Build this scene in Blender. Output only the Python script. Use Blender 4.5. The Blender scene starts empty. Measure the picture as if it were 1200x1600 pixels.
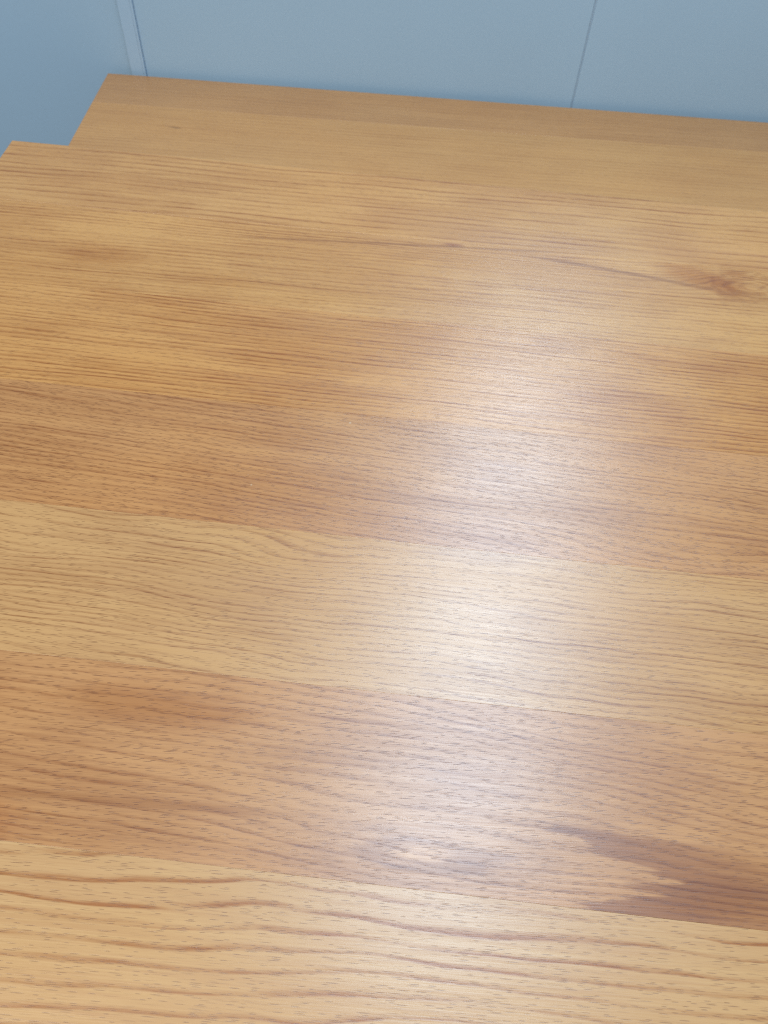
import bpy, bmesh, math
from mathutils import Matrix, Vector

scene = bpy.context.scene
COL = scene.collection

# ------------------------------------------------------------------ camera
NEAR_Z, FAR_Z = 0.76, 0.72            # heights of the two table tops
CAM_H = NEAR_Z + 0.475
cam_d = bpy.data.cameras.new('camera')
cam = bpy.data.objects.new('camera', cam_d)
COL.objects.link(cam)
ROT = Matrix(((0.99773528, 0.06726305, 0.0),
              (0.05472193, -0.81170856, 0.58149353),
              (0.03911303, -0.58017661, -0.81355102)))
m3 = Matrix((ROT.col[0], -ROT.col[1], -ROT.col[2])).transposed()
cam.matrix_world = Matrix.Translation((0, 0, CAM_H)) @ m3.to_4x4()
cam_d.sensor_fit = 'HORIZONTAL'
cam_d.sensor_width = 36.0
cam_d.lens = 36.0 * 1248 / 1200
cam_d.clip_start = 0.01
cam_d.clip_end = 50
cam_d.dof.use_dof = True
cam_d.dof.focus_distance = 0.52
cam_d.dof.aperture_fstop = 14.0
scene.camera = cam

# ------------------------------------------------------------------ light
world = bpy.data.worlds.new('World')
scene.world = world
world.use_nodes = True
wb = world.node_tree.nodes['Background']
wb.inputs[0].default_value = (0.98, 0.98, 1.0, 1)
wb.inputs[1].default_value = 0.20


def area(name, loc, target, sx, sy, power, col, twist=0.0):
    d = bpy.data.lights.new(name, 'AREA')
    d.shape = 'RECTANGLE'
    d.size, d.size_y = sx, sy
    d.energy = power
    d.color = col
    o = bpy.data.objects.new(name, d)
    COL.objects.link(o)
    o.location = loc
    q = (Vector(target) - Vector(loc)).to_track_quat('-Z', 'Y')
    o.rotation_euler = (q.to_matrix() @ Matrix.Rotation(twist, 3, 'Z')).to_euler()
    return o


# the strip lamp of the ceiling, whose long reflection lies on the varnish
area('strip_lamp', (0.33, 1.22, NEAR_Z + 1.60), (0.33, 1.22, 0), 0.36, 2.1, 39, (0.56, 0.78, 1.0), math.radians(-9))
# broad fill light added behind the camera, base brightness for tables and wall
area('fill_light', (-0.7, -0.9, NEAR_Z + 1.75), (0, 0.5, NEAR_Z), 1.6, 1.2, 46, (1.0, 0.945, 0.86))

scene.view_settings.view_transform = 'Standard'
scene.view_settings.look = 'None'
scene.view_settings.exposure = 0.17
scene.view_settings.gamma = 1.0
scene.view_settings.use_curve_mapping = False
scene.render.engine = 'CYCLES'
scene.cycles.use_denoising = False
scene.cycles.denoiser = 'OPENIMAGEDENOISE'
scene.cycles.denoising_input_passes = 'RGB_ALBEDO_NORMAL'
scene.cycles.max_bounces = 5
scene.cycles.filter_width = 1.0


# ------------------------------------------------------------------ node helpers
class NT:
    """A node tree with arithmetic on sockets."""
    def __init__(self, name):
        self.mat = bpy.data.materials.new(name)
        self.mat.use_nodes = True
        self.t = self.mat.node_tree
        self.n = self.t.nodes
        self.l = self.t.links
        self.bsdf = self.n['Principled BSDF']

    def math(self, op, *a):
        nd = self.n.new('ShaderNodeMath')
        nd.operation = op
        for i, v in enumerate(a):
            self.put(nd.inputs[i], v)
        return S(self, nd.outputs[0])

    def put(self, sock, v):
        if isinstance(v, S):
            self.l.new(v.s, sock)
        elif hasattr(v, 'is_output'):
            self.l.new(v, sock)
        else:
            sock.default_value = v

    def coords(self):
        tc = self.n.new('ShaderNodeTexCoord')
        sp = self.n.new('ShaderNodeSeparateXYZ')
        self.l.new(tc.outputs['Object'], sp.inputs[0])
        return [S(self, o) for o in sp.outputs]

    def vec(self, x, y, z=0.0):
        nd = self.n.new('ShaderNodeCombineXYZ')
        for i, v in enumerate((x, y, z)):
            self.put(nd.inputs[i], v)
        return nd.outputs[0]

    def noise(self, x, y, z=0.0, detail=2.0, rough=0.5, scale=1.0):
        nd = self.n.new('ShaderNodeTexNoise')
        self.l.new(self.vec(x, y, z), nd.inputs['Vector'])
        nd.inputs['Scale'].default_value = scale
        nd.inputs['Detail'].default_value = detail
        nd.inputs['Roughness'].default_value = rough
        return S(self, nd.outputs[0])

    def white(self, x):
        nd = self.n.new('ShaderNodeTexWhiteNoise')
        nd.noise_dimensions = '1D'
        self.put(nd.inputs['W'], x)
        return S(self, nd.outputs[0])

    def white2(self, x, y):
        nd = self.n.new('ShaderNodeTexWhiteNoise')
        nd.noise_dimensions = '2D'
        self.l.new(self.vec(x, y), nd.inputs['Vector'])
        sp = self.n.new('ShaderNodeSeparateColor')
        self.l.new(nd.outputs['Color'], sp.inputs[0])
        return [S(self, o) for o in sp.outputs[:3]]

    def dashes(self, u, v, length, width, seed, fill, soft):
        """Short strokes along u, each in a cell of its own: rows slipped at random against each other."""
        y = v / width
        row = y.floor()
        x = u / length + self.white(row + seed) * 61.0
        cell = x.floor()
        r, g, b = self.white2(cell + seed * 3.7, row)
        hl = g * 0.30 + 0.16                       # half length
        cx = (b - 0.5) * 0.30 + 0.5
        dx = (x.fract() - cx) / hl
        dy = (y.fract() - 0.5 - (g - 0.5) * 0.36) / (r * 0.12 + 0.19)
        d = (dx * dx + dy * dy)
        return self.smooth(d, 1.0 - soft, 1.0, 1.0, 0.0) * self.smooth(b * 0.5 + r * 0.5 + fill, 0.60, 0.72)

    def voronoi(self, x, y, z=0.0):
        nd = self.n.new('ShaderNodeTexVoronoi')
        nd.voronoi_dimensions = '2D'
        self.l.new(self.vec(x, y, z), nd.inputs['Vector'])
        nd.inputs['Scale'].default_value = 1.0
        sp = self.n.new('ShaderNodeSeparateColor')
        self.l.new(nd.outputs['Color'], sp.inputs[0])
        return S(self, nd.outputs['Distance']), S(self, sp.outputs[0]), S(self, sp.outputs[1])

    def smooth(self, x, a, b, lo=0.0, hi=1.0):
        nd = self.n.new('ShaderNodeMapRange')
        nd.interpolation_type = 'SMOOTHSTEP'
        self.put(nd.inputs[0], x)
        for i, v in enumerate((a, b, lo, hi)):
            self.put(nd.inputs[i + 1], v)
        return S(self, nd.outputs[0])

    def mix(self, fac, a, b, mode='MIX'):
        nd = self.n.new('ShaderNodeMix')
        nd.data_type = 'RGBA'
        nd.blend_type = mode
        self.put(nd.inputs[0], fac)
        for i, v in ((6, a), (7, b)):
            if isinstance(v, tuple):
                nd.inputs[i].default_value = (*v[:3], 1)
            else:
                self.put(nd.inputs[i], v)
        return nd.outputs[2]


class S:
    def __init__(self, t, s):
        self.t, self.s = t, s
    def __add__(self, o): return self.t.math('ADD', self, o)
    __radd__ = __add__
    def __sub__(self, o): return self.t.math('SUBTRACT', self, o)
    def __rsub__(self, o): return self.t.math('SUBTRACT', o, self)
    def __mul__(self, o): return self.t.math('MULTIPLY', self, o)
    __rmul__ = __mul__
    def __truediv__(self, o): return self.t.math('DIVIDE', self, o)
    def abs(self): return self.t.math('ABSOLUTE', self)
    def exp(self): return self.t.math('EXPONENT', self)
    def floor(self): return self.t.math('FLOOR', self)
    def fract(self): return self.t.math('FRACT', self)
    def max(self, o): return self.t.math('MAXIMUM', self, o)
    def min(self, o): return self.t.math('MINIMUM', self, o)
    def sqrt(self): return self.t.math('SQRT', self)
    def clamp(self): return self.max(0.0).min(1.0)


def lin(c, k=1.0):
    return tuple(k * ((v / 255 / 12.92) if v / 255 <= 0.04045 else ((v / 255 + 0.055) / 1.055) ** 2.4) for v in c)


K = 0.66


def oak(name, seed, light, dark, spacing=0.006, tilt=0.0, warp=0.004, wfreq=(3.0, 9.0), line=0.75, w1=0.5, w2=0.12,
        blot=0.5, pores=0.6, bumps=(), patches=(), vary=0.6, band=0.25, streak=0.35, jag=0.0006, rough=0.335,
        warm=(0.92, 0.80, 0.66), squeeze=1.6, pfill=0.04, brk_amt=0.9, ptilt=0.0):
    """Varnished oak. u runs along the grain, v across it, in metres from the plank's middle.
    Growth rings are the contour lines of a height field: parallel lines, bent by soft noise and by
    single bumps, which give the arches and eyes of flat-sawn wood."""
    T = NT(name)
    u, v, w = T.coords()
    s = seed * 7.31
    v3 = v + w * 0.6
    bend = T.noise(u * (wfreq[0] * 2.0), v3 * (wfreq[1] * 2.2), s, 2.0, 0.5) - 0.5
    fine = T.noise(u * 22.0, v3 * 130.0, s + 3.1, 2.0, 0.6) - 0.5
    vp = v3 + u * ptilt
    us = u + (T.noise(v3 * 55.0, s + 0.7, 0.0, 1.0, 0.5) - 0.5) * 0.5
    vv = v3 + u * tilt + bend * (warp * 3) + (T.noise(us * 8.0, v3 * 24.0, s + 17.0, 1.0, 0.5) - 0.5) * 0.0040 + fine * (jag * 2)
    R = vv / spacing
    if squeeze:                                   # rings closer in some places than in others
        R = R + (T.noise(v3 * 26.0, u * 0.5, s + 8.0, 1.0, 0.4) - 0.5) * squeeze
    for (uc, vc, su, sv, a) in bumps:
        du, dv = (u - uc) / su, (v3 - vc) / sv
        R = R + (0.0 - (du * du + dv * dv)).exp() * a
    fr, rid = R.fract(), R.floor()
    rnd = T.white(rid + s)
    rise = T.smooth(fr, 0.0, w1, 1.0, 0.0)
    fall = T.smooth(fr, 1.0 - w2, 1.0, 0.0, 1.0)
    early = rise.max(fall)
    # the ring line fades and returns along the plank
    fade = T.smooth(T.noise(us * 9.0, R * 0.9, s + 1.7, 2.0, 0.6), 0.32, 0.62, 0.12, 1.0)
    brk = T.smooth(T.noise(us * 55.0, v3 * 760.0, s + 14.0, 2.0, 0.6), 0.30, 0.66, 1.15 - brk_amt, 1.15)
    ring = early * brk * fade * (rnd * vary + (1.0 - vary * 0.5)) * line
    bandv = (T.noise(R * 0.31, u * 1.3, s + 5.5, 1.0, 0.5) - 0.5) * (2 * band)
    st = (T.noise(us * 6.0, v3 * 330.0, s + 2.2, 3.0, 0.65) - 0.5) * (2.6 * streak)
    st2 = (T.noise(us * 17.0, vp * 1150.0, s + 9.2, 2.0, 0.6) - 0.5) * (2.6 * streak)
    bl = (T.smooth(T.noise(u * 7.0, v3 * 16.0, s + 6.4, 3.0, 0.55), 0.36, 0.62) - 0.5) * blot
    tone = ring + bandv + st + st2 + bl * 0.42 + 0.15
    tone = tone.clamp()
    col = T.mix(tone, lin(light, K), lin(dark, K))
    # slow drift of hue: pinker here, more golden there
    hue = T.smooth(T.noise(u * 3.5, v3 * 9.0, s + 11.0, 2.0, 0.5), 0.35, 0.68)
    col = T.mix(hue * 0.55, col, (1.0, 0.925, 0.80), 'MULTIPLY')
    for (kind, p, pc, amt) in patches:
        if kind == 'ell':                        # soft oval stain: centre, half sizes, angle
            uc, vc, su, sv, ang = p
            c_, s_ = math.cos(ang), math.sin(ang)
            du, dv = u - uc, v3 - vc
            a_ = (du * c_ + dv * s_) / su
            b_ = (dv * c_ - du * s_) / sv
            d = (a_ * a_ + b_ * b_).sqrt() + (T.noise(u * 30, v3 * 220, s + 4, 3.0, 0.6) - 0.5) * 0.9
            mk = T.smooth(d, 0.25, 1.15, 1.0, 0.0)
        elif kind == 'tongue':                   # dark early wood lying around a pale pointed tongue
            ut, vt, slope, vlo, vhi, uend = p
            zig = (T.noise(u * 14, v3 * 300, s + 4, 2.0, 0.7) - 0.5) * 0.085
            front = u - ut + (v3 - vt).abs() * slope + zig
            mk = T.smooth(front, -0.004, 0.007) * T.smooth(front, 0.03, 0.13, 1.0, 0.25)
            top = vhi - (u - ut) * 0.035 + fine * 0.006
            mk = mk * T.smooth(v3, top, top + 0.004, 1.0, 0.0) * T.smooth(u, uend, uend + 0.2, 1.0, 0.0)
        elif kind == 'rings':                    # grain curling round a knot: centre, half sizes, angle, ring count
            uc, vc, su, sv, ang, cnt = p
            c_, s_ = math.cos(ang), math.sin(ang)
            du, dv = u - uc, v3 - vc
            a_ = (du * c_ + dv * s_) / su
            b_ = (dv * c_ - du * s_) / sv
            d = (a_ * a_ + b_ * b_).sqrt() + (T.noise(u * 26, v3 * 80, s + 41, 3.0, 0.65) - 0.5) * 0.95
            q = (d * cnt).fract()
            mk = T.smooth(q, 0.10, 0.62) * T.smooth(q, 0.70, 1.0, 1.0, 0.0) * T.smooth(d, 0.75, 1.1, 1.0, 0.0) * T.smooth(d, 0.05, 0.25)
        elif kind == 'line':                     # a dark line along the grain: start, end, slope, sag, half width
            u0, u1, v0, sl, cur, hw = p
            d = (v3 - (v0 + (u - u0) * sl + (u - u0) * (u - u0) * cur) + bend * 0.004 + fine * 0.0015).abs()
            hwn = hw * 1.0
            mk = T.smooth(d, hwn * 0.25, hwn, 1.0, 0.0) * T.smooth(u, u0 - 0.03, u0 + 0.03) * T.smooth(u, u1 - 0.04, u1 + 0.03, 1.0, 0.0)
        ratio = tuple(a / b for a, b in zip(lin(pc), lin(light)))
        col = T.mix(mk * amt, col, ratio, 'MULTIPLY')
    # open pores: short dark dashes lying along the grain, crowded in the early wood
    g_al = T.noise(us * 14.0, v3 * 60.0, s + 30.0, 2.0, 0.6)
    p1 = T.dashes(u, vp, 0.0100, 0.00080, s, early * 0.30 + pfill - 0.06, 0.7)
    p2 = T.dashes(u, vp, 0.0170, 0.00058, s + 50.0, early * 0.36 + pfill - 0.05, 0.8) * 0.5
    pore = p1.max(p2) * (pores * 1.0) * (g_al * 0.6 + 0.55)
    col = T.mix(pore, col, T.mix(0.9, col, lin((108, 56, 20), K)))
    b = T.bsdf
    T.l.new(col, b.inputs['Base Color'])
    rg = (T.noise(u * 7, v3 * 25, s + 20, 3.0, 0.6) - 0.5) * 0.13 + rough + pore * 0.03 + st * 0.10 + st2 * 0.12
    T.put(b.inputs['Roughness'], rg)
    b.inputs['IOR'].default_value = 1.5
    b.inputs['Specular IOR Level'].default_value = 0.85
    h = st * 0.5 + st2 * 1.1 - pore * 0.25 - ring * 0.25
    bp = T.n.new('ShaderNodeBump')
    bp.inputs['Strength'].default_value = 0.75
    bp.inputs['Distance'].default_value = 0.00012
    T.put(bp.inputs['Height'], h)
    T.l.new(bp.outputs[0], b.inputs['Normal'])
    return T.mat


# ------------------------------------------------------------------ mesh helpers
def box_mesh(name, x0, x1, y0, y1, z0, z1, bev=0.0, seg=2):
    bm = bmesh.new()
    bmesh.ops.create_cube(bm, size=1.0)
    for vt in bm.verts:
        vt.co = Vector(((x0 + x1) / 2 + vt.co.x * (x1 - x0), (y0 + y1) / 2 + vt.co.y * (y1 - y0), (z0 + z1) / 2 + vt.co.z * (z1 - z0)))
    if bev:
        bmesh.ops.bevel(bm, geom=bm.edges[:], offset=bev, segments=seg, profile=0.6, affect='EDGES')
    me = bpy.data.meshes.new(name)
    bm.to_mesh(me)
    bm.free()
    return me


def plank_mesh(x0, x1, hw, th, joint, rim, near_rim, far_rim):
    """A plank: crisp at the glue joints, rounded where it is the outer edge of the table."""
    bm = bmesh.new()
    bmesh.ops.create_cube(bm, size=1.0)
    for vt in bm.verts:
        vt.co = Vector(((x0 + x1) / 2 + vt.co.x * (x1 - x0), vt.co.y * 2 * hw, -th / 2 + vt.co.z * th))
    rims = []
    for e in bm.edges:
        m = (e.verts[0].co + e.verts[1].co) / 2
        if m.z > -th * 0.25 and (abs(m.x - x0) < 1e-5 or abs(m.x - x1) < 1e-5
                                 or (near_rim and abs(m.y + hw) < 1e-5) or (far_rim and abs(m.y - hw) < 1e-5)):
            rims.append(e)
    bmesh.ops.bevel(bm, geom=rims, offset=rim, segments=3, profile=0.5, affect='EDGES')
    sharp = [e for e in bm.edges if abs(e.verts[0].co.z) < 1e-6 and abs(e.verts[1].co.z) < 1e-6
             and (abs(abs(e.verts[0].co.y) - hw) < 1e-6) and (abs(abs(e.verts[1].co.y) - hw) < 1e-6)]
    if sharp:
        bmesh.ops.bevel(bm, geom=sharp, offset=joint, segments=1, affect='EDGES')
    me = bpy.data.meshes.new('plank')
    bm.to_mesh(me)
    bm.free()
    return me


def link(name, me, mat, parent=None, loc=(0, 0, 0)):
    o = bpy.data.objects.new(name, me)
    COL.objects.link(o)
    if mat and not me.materials:
        me.materials.append(mat)
    o.location = loc
    o.parent = parent
    return o


def empty(name, loc, rz, label=None, cat=None):
    o = bpy.data.objects.new(name, None)
    COL.objects.link(o)
    o.location = loc
    o.rotation_euler = (0, 0, rz)
    o.empty_display_size = 0.1
    if label:
        o['label'], o['category'] = label, cat
    return o


# ------------------------------------------------------------------ setting: floor and wall
def paint(name, col, rough, spec=0.4, speck=0.05):
    T = NT(name)
    u, v, w = T.coords()
    a = T.noise(u * 3, v * 3, w * 3, 3.0, 0.5)
    f = T.noise(u * 240, v * 240, w * 240, 3.0, 0.6)
    g = (a - 0.5) * 0.18 + (f - 0.5) * speck + 1.0
    c = T.mix(1.0, lin(col), T.vec(g, g, g), 'MULTIPLY')
    T.l.new(c, T.bsdf.inputs['Base Color'])
    T.put(T.bsdf.inputs['Roughness'], (a - 0.5) * 0.1 + rough)
    T.bsdf.inputs['Specular IOR Level'].default_value = spec
    bp = T.n.new('ShaderNodeBump')
    bp.inputs['Strength'].default_value = 0.20
    bp.inputs['Distance'].default_value = 0.0002
    T.put(bp.inputs['Height'], f)
    T.l.new(bp.outputs[0], T.bsdf.inputs['Normal'])
    return T.mat


floor_mat = paint('floor_vinyl', (120, 122, 124), 0.5)
fl = link('floor', box_mesh('floor', -1.6, 1.8, -0.9, 1.5, -0.02, 0.0), floor_mat)
fl['kind'] = 'structure'

wall_mat = paint('blue_grey_panel', (146, 177, 203), 0.42)
trim_mat = paint('pale_trim', (150, 180, 207), 0.36)
seam_mat = paint('dark_joint', (140, 166, 190), 0.6)
WALL_TH = math.radians(-0.85)
wall = empty('partition_wall', (0, 1.0255, 0), WALL_TH,
             'blue-grey panelled partition wall standing behind the rear oak table', 'wall')
TOP = NEAR_Z + 0.355
XS, XJ = -0.3585, 0.2035             # trim strip's left side, panel joint


def panel(x0, x1, y0):
    return link('panel', box_mesh('panel', x0, x1, y0, 0.045, 0.0, TOP, 0.0011, 2), wall_mat, wall)


panel(-1.20, XS + 0.004, 0.0015)
panel(XS + 0.0045, XJ - 0.0009, 0.0)
panel(XJ + 0.0009, 1.30, 0.0)
link('backing', box_mesh('backing', -1.195, 1.295, 0.0452, 0.055, 0.0, TOP - 0.002), seam_mat, wall)
link('joint', box_mesh('joint', XJ - 0.0008, XJ + 0.0008, 0.0009, 0.044, 0.0, TOP - 0.002), seam_mat, wall)
strip = link('cover_strip', box_mesh('cover_strip', XS, XS + 0.0155, -0.0024, -0.0002, 0.0, TOP + 0.001, 0.0006, 2), trim_mat, wall)
link('edge_bead', box_mesh('edge_bead', XS + 0.0155, XS + 0.0187, -0.0029, -0.0002, 0.0, TOP + 0.0012, 0.0009, 3), trim_mat, strip)

# ------------------------------------------------------------------ near table
TH1 = math.radians(-2.65)
THICK = 0.026
BOUND = [-0.026, 0.089, 0.2005, 0.315, 0.432, 0.550, 0.668, 0.771]
YC = 0.37
XL, XR = -0.4390, 0.80               # local ends along the grain
near = empty('table', (0, YC, 0), TH1,
             'nearer, higher oak table with a brown knot and a pale lamp reflection on top', 'table')
c1 = math.cos(TH1)

SPEC = [
    # nearest: pale, wide wavy golden lines
    dict(light=(215, 173, 118), dark=(170, 107, 48), spacing=0.0098, warp=0.011, wfreq=(2.6, 5.0), line=0.85, w1=0.30, w2=0.12,
         blot=0.22, pores=0.75, band=0.12, streak=0.22, vary=0.5, jag=0.0008, tilt=-0.02, squeeze=1.4, brk_amt=0.45, pfill=0.09, ptilt=-0.035),
    # reddish, with the arch and the pale tongue
    dict(light=(204, 151, 97), dark=(152, 93, 46), spacing=0.0056, warp=0.007, wfreq=(2.6, 7.0), line=0.50, w1=0.55, w2=0.15,
         blot=0.75, pores=0.85, band=0.16, streak=0.28, jag=0.0008, tilt=0.05, pfill=0.08, ptilt=-0.06,
         bumps=((0.06, -0.040, 0.115, 0.022, 2.2), (0.30, 0.0, 0.16, 0.05, 2.6)),
         patches=(('tongue', (0.188, -0.0375, 3.2, -0.06, -0.0165, 0.24), (160, 102, 56), 0.85),
                  ('rings', (0.050, -0.0375, 0.070, 0.0160, 0.06, 1.5), (164, 108, 62), 0.65),
                  ('ell', (0.047, -0.037, 0.036, 0.0085, 0.05), (235, 186, 132), 0.8),
                  ('line', (-0.25, -0.03, -0.0305, 0.025, 0.0, 0.0042), (160, 100, 48), 0.45),
                  ('ell', (-0.125, 0.030, 0.080, 0.018, 0.0), (176, 116, 62), 0.7),
                  ('ell', (-0.205, -0.045, 0.030, 0.014, 0.0), (184, 118, 58), 0.6))),
    # tan, medium lines
    dict(light=(210, 163, 106), dark=(160, 104, 56), spacing=0.0048, warp=0.009, wfreq=(3.4, 7.0), line=0.58, w1=0.5, w2=0.15,
         blot=0.65, pores=0.7, band=0.18, streak=0.30, jag=0.0011, tilt=0.03,
         bumps=((-0.05, 0.034, 0.08, 0.016, 1.7), (0.1, 0.01, 0.12, 0.02, 1.3)), squeeze=1.5),
    # reddish, with a low arch on the right
    dict(light=(206, 151, 94), dark=(154, 94, 46), spacing=0.0043, warp=0.004, wfreq=(3.0, 8.0), line=0.55, w1=0.6, w2=0.2,
         blot=0.65, pores=0.9, band=0.18, streak=0.30, jag=0.0009, tilt=0.05, ptilt=0.065, pfill=0.07,
         bumps=((0.19, -0.062, 0.13, 0.035, 4.5),),
         patches=(('ell', (-0.034, 0.049, 0.0010, 0.0011, 0.0), (225, 196, 160), 1.0), ('ell', (-0.099, -0.022, 0.0008, 0.0011, 0.0), (225, 196, 160), 0.9))),
    # golden, narrow straight lines
    dict(light=(214, 158, 92), dark=(162, 98, 43), spacing=0.0046, warp=0.003, wfreq=(2.4, 8.0), line=0.72, w1=0.55, w2=0.2,
         blot=0.75, pores=0.7, band=0.20, streak=0.32, jag=0.0007, tilt=0.015),
    # golden, with the knot
    dict(light=(216, 163, 97), dark=(164, 102, 46), spacing=0.0050, warp=0.005, wfreq=(2.4, 7.0), line=0.52, w1=0.55, w2=0.2,
         blot=0.75, pores=0.55, band=0.18, streak=0.30, jag=0.0008, tilt=-0.01,
         bumps=((0.310, 0.042, 0.050, 0.020, -3.6), (0.05, 0.05, 0.2, 0.012, 1.2)),
         patches=(('ell', (0.276, 0.038, 0.058, 0.022, -0.40), (190, 126, 58), 0.9),
                  ('ell', (0.290, 0.036, 0.022, 0.010, -0.75), (196, 134, 66), 0.6),
                  ('rings', (0.322, 0.036, 0.044, 0.024, 0.15, 3.0), (186, 126, 62), 0.6),
                  ('ell', (0.305, 0.051, 0.018, 0.0065, -0.25), (192, 130, 66), 0.6),
                  ('ell', (-0.29, -0.010, 0.050, 0.020, 0.05), (192, 132, 68), 0.7),
                  ('ell', (-0.17, -0.030, 0.060, 0.014, 0.0), (194, 136, 72), 0.7),
                  ('line', (0.12, 0.285, 0.047, -0.115, -0.15, 0.0036), (160, 104, 56), 0.6),
                  ('line', (-0.16, 0.15, 0.036, 0.075, 0.0, 0.0024), (160, 104, 56), 0.55),
                  ('ell', (0.036, 0.0545, 0.014, 0.0034, 0.0), (164, 98, 54), 0.8))),
    # farthest: long flowing lines
    dict(light=(215, 161, 96), dark=(161, 97, 42), spacing=0.0080, warp=0.006, wfreq=(2.2, 6.0), line=0.70, w1=0.42, w2=0.14,
         blot=0.65, pores=0.5, band=0.15, streak=0.26, jag=0.0008, tilt=-0.01, squeeze=1.0),
]
GAP = 0.00004
for k, sp in enumerate(SPEC):
    y0, y1 = BOUND[k] * c1, BOUND[k + 1] * c1
    yc, hw = (y0 + y1) / 2, (y1 - y0) / 2 - GAP / 2
    edge = 0.00008
    me = plank_mesh(XL, XR, hw, THICK, edge, 0.0016, k == 0, k == len(SPEC) - 1)
    o = link('plank', me, oak('oak_%d' % k, 1.0 + k, **sp), near, (0, yc - YC * c1, NEAR_Z))
# legs and rails under the top, out of the camera's sight
frame_mat = oak('oak_frame', 12.0, (200, 156, 108), (158, 104, 62), spacing=0.006)
leg_me = box_mesh('leg', -0.025, 0.025, -0.025, 0.025, 0.0, NEAR_Z - THICK, 0.002)
for lx in (XL + 0.07, XR - 0.07):
    for ly in (-0.33, 0.33):
        link('leg', leg_me, frame_mat, near, (lx, ly, 0))
rl = box_mesh('rail', XL + 0.096, XR - 0.096, -0.010, 0.010, NEAR_Z - THICK - 0.07, NEAR_Z - THICK, 0.001)
for ly in (-0.33, 0.33):
    link('rail', rl, frame_mat, near, (0, ly, 0))

# ------------------------------------------------------------------ rear table
TH2 = math.radians(-0.82)
FB = [0.802, 0.9455, 1.0170]
YF = 0.91
XL2, XR2 = -0.3890, 0.82
far = empty('table', (0, YF, 0), TH2,
            'lower oak table behind the nearer one, its darker back plank along the blue-grey wall', 'table')
FSPEC = [
    dict(light=(216, 162, 98), dark=(172, 113, 57), spacing=0.0060, warp=0.004, line=0.28, blot=0.35, pores=0.35, band=0.12,
         streak=0.22, patches=(('ell', (-0.277, 0.028, 0.009, 0.0022, -0.1), (140, 98, 60), 0.6),)),
    dict(light=(208, 154, 95), dark=(162, 107, 57), spacing=0.0065, warp=0.004, line=0.25, blot=0.35, pores=0.35, band=0.12, streak=0.22),
]
for k, sp in enumerate(FSPEC):
    y0, y1 = FB[k], FB[k + 1]
    yc, hw = (y0 + y1) / 2, (y1 - y0) / 2 - GAP / 2
    me = plank_mesh(XL2, XR2, hw, THICK, edge, 0.0016, k == 0, k == len(FSPEC) - 1)
    link('plank', me, oak('oak_rear_%d' % k, 21.0 + k, **sp), far, (0, yc - YF, FAR_Z))
leg2 = box_mesh('leg', -0.022, 0.022, -0.022, 0.022, 0.0, FAR_Z - THICK, 0.002)
for lx in (XL2 + 0.06, XR2 - 0.06):
    for ly in (-0.07, 0.07):
        link('leg', leg2, frame_mat, far, (lx, ly, 0))
rl2 = box_mesh('rail', XL2 + 0.083, XR2 - 0.083, -0.009, 0.009, FAR_Z - THICK - 0.06, FAR_Z - THICK, 0.001)
for ly in (-0.07, 0.07):
    link('rail', rl2, frame_mat, far, (0, ly, 0))
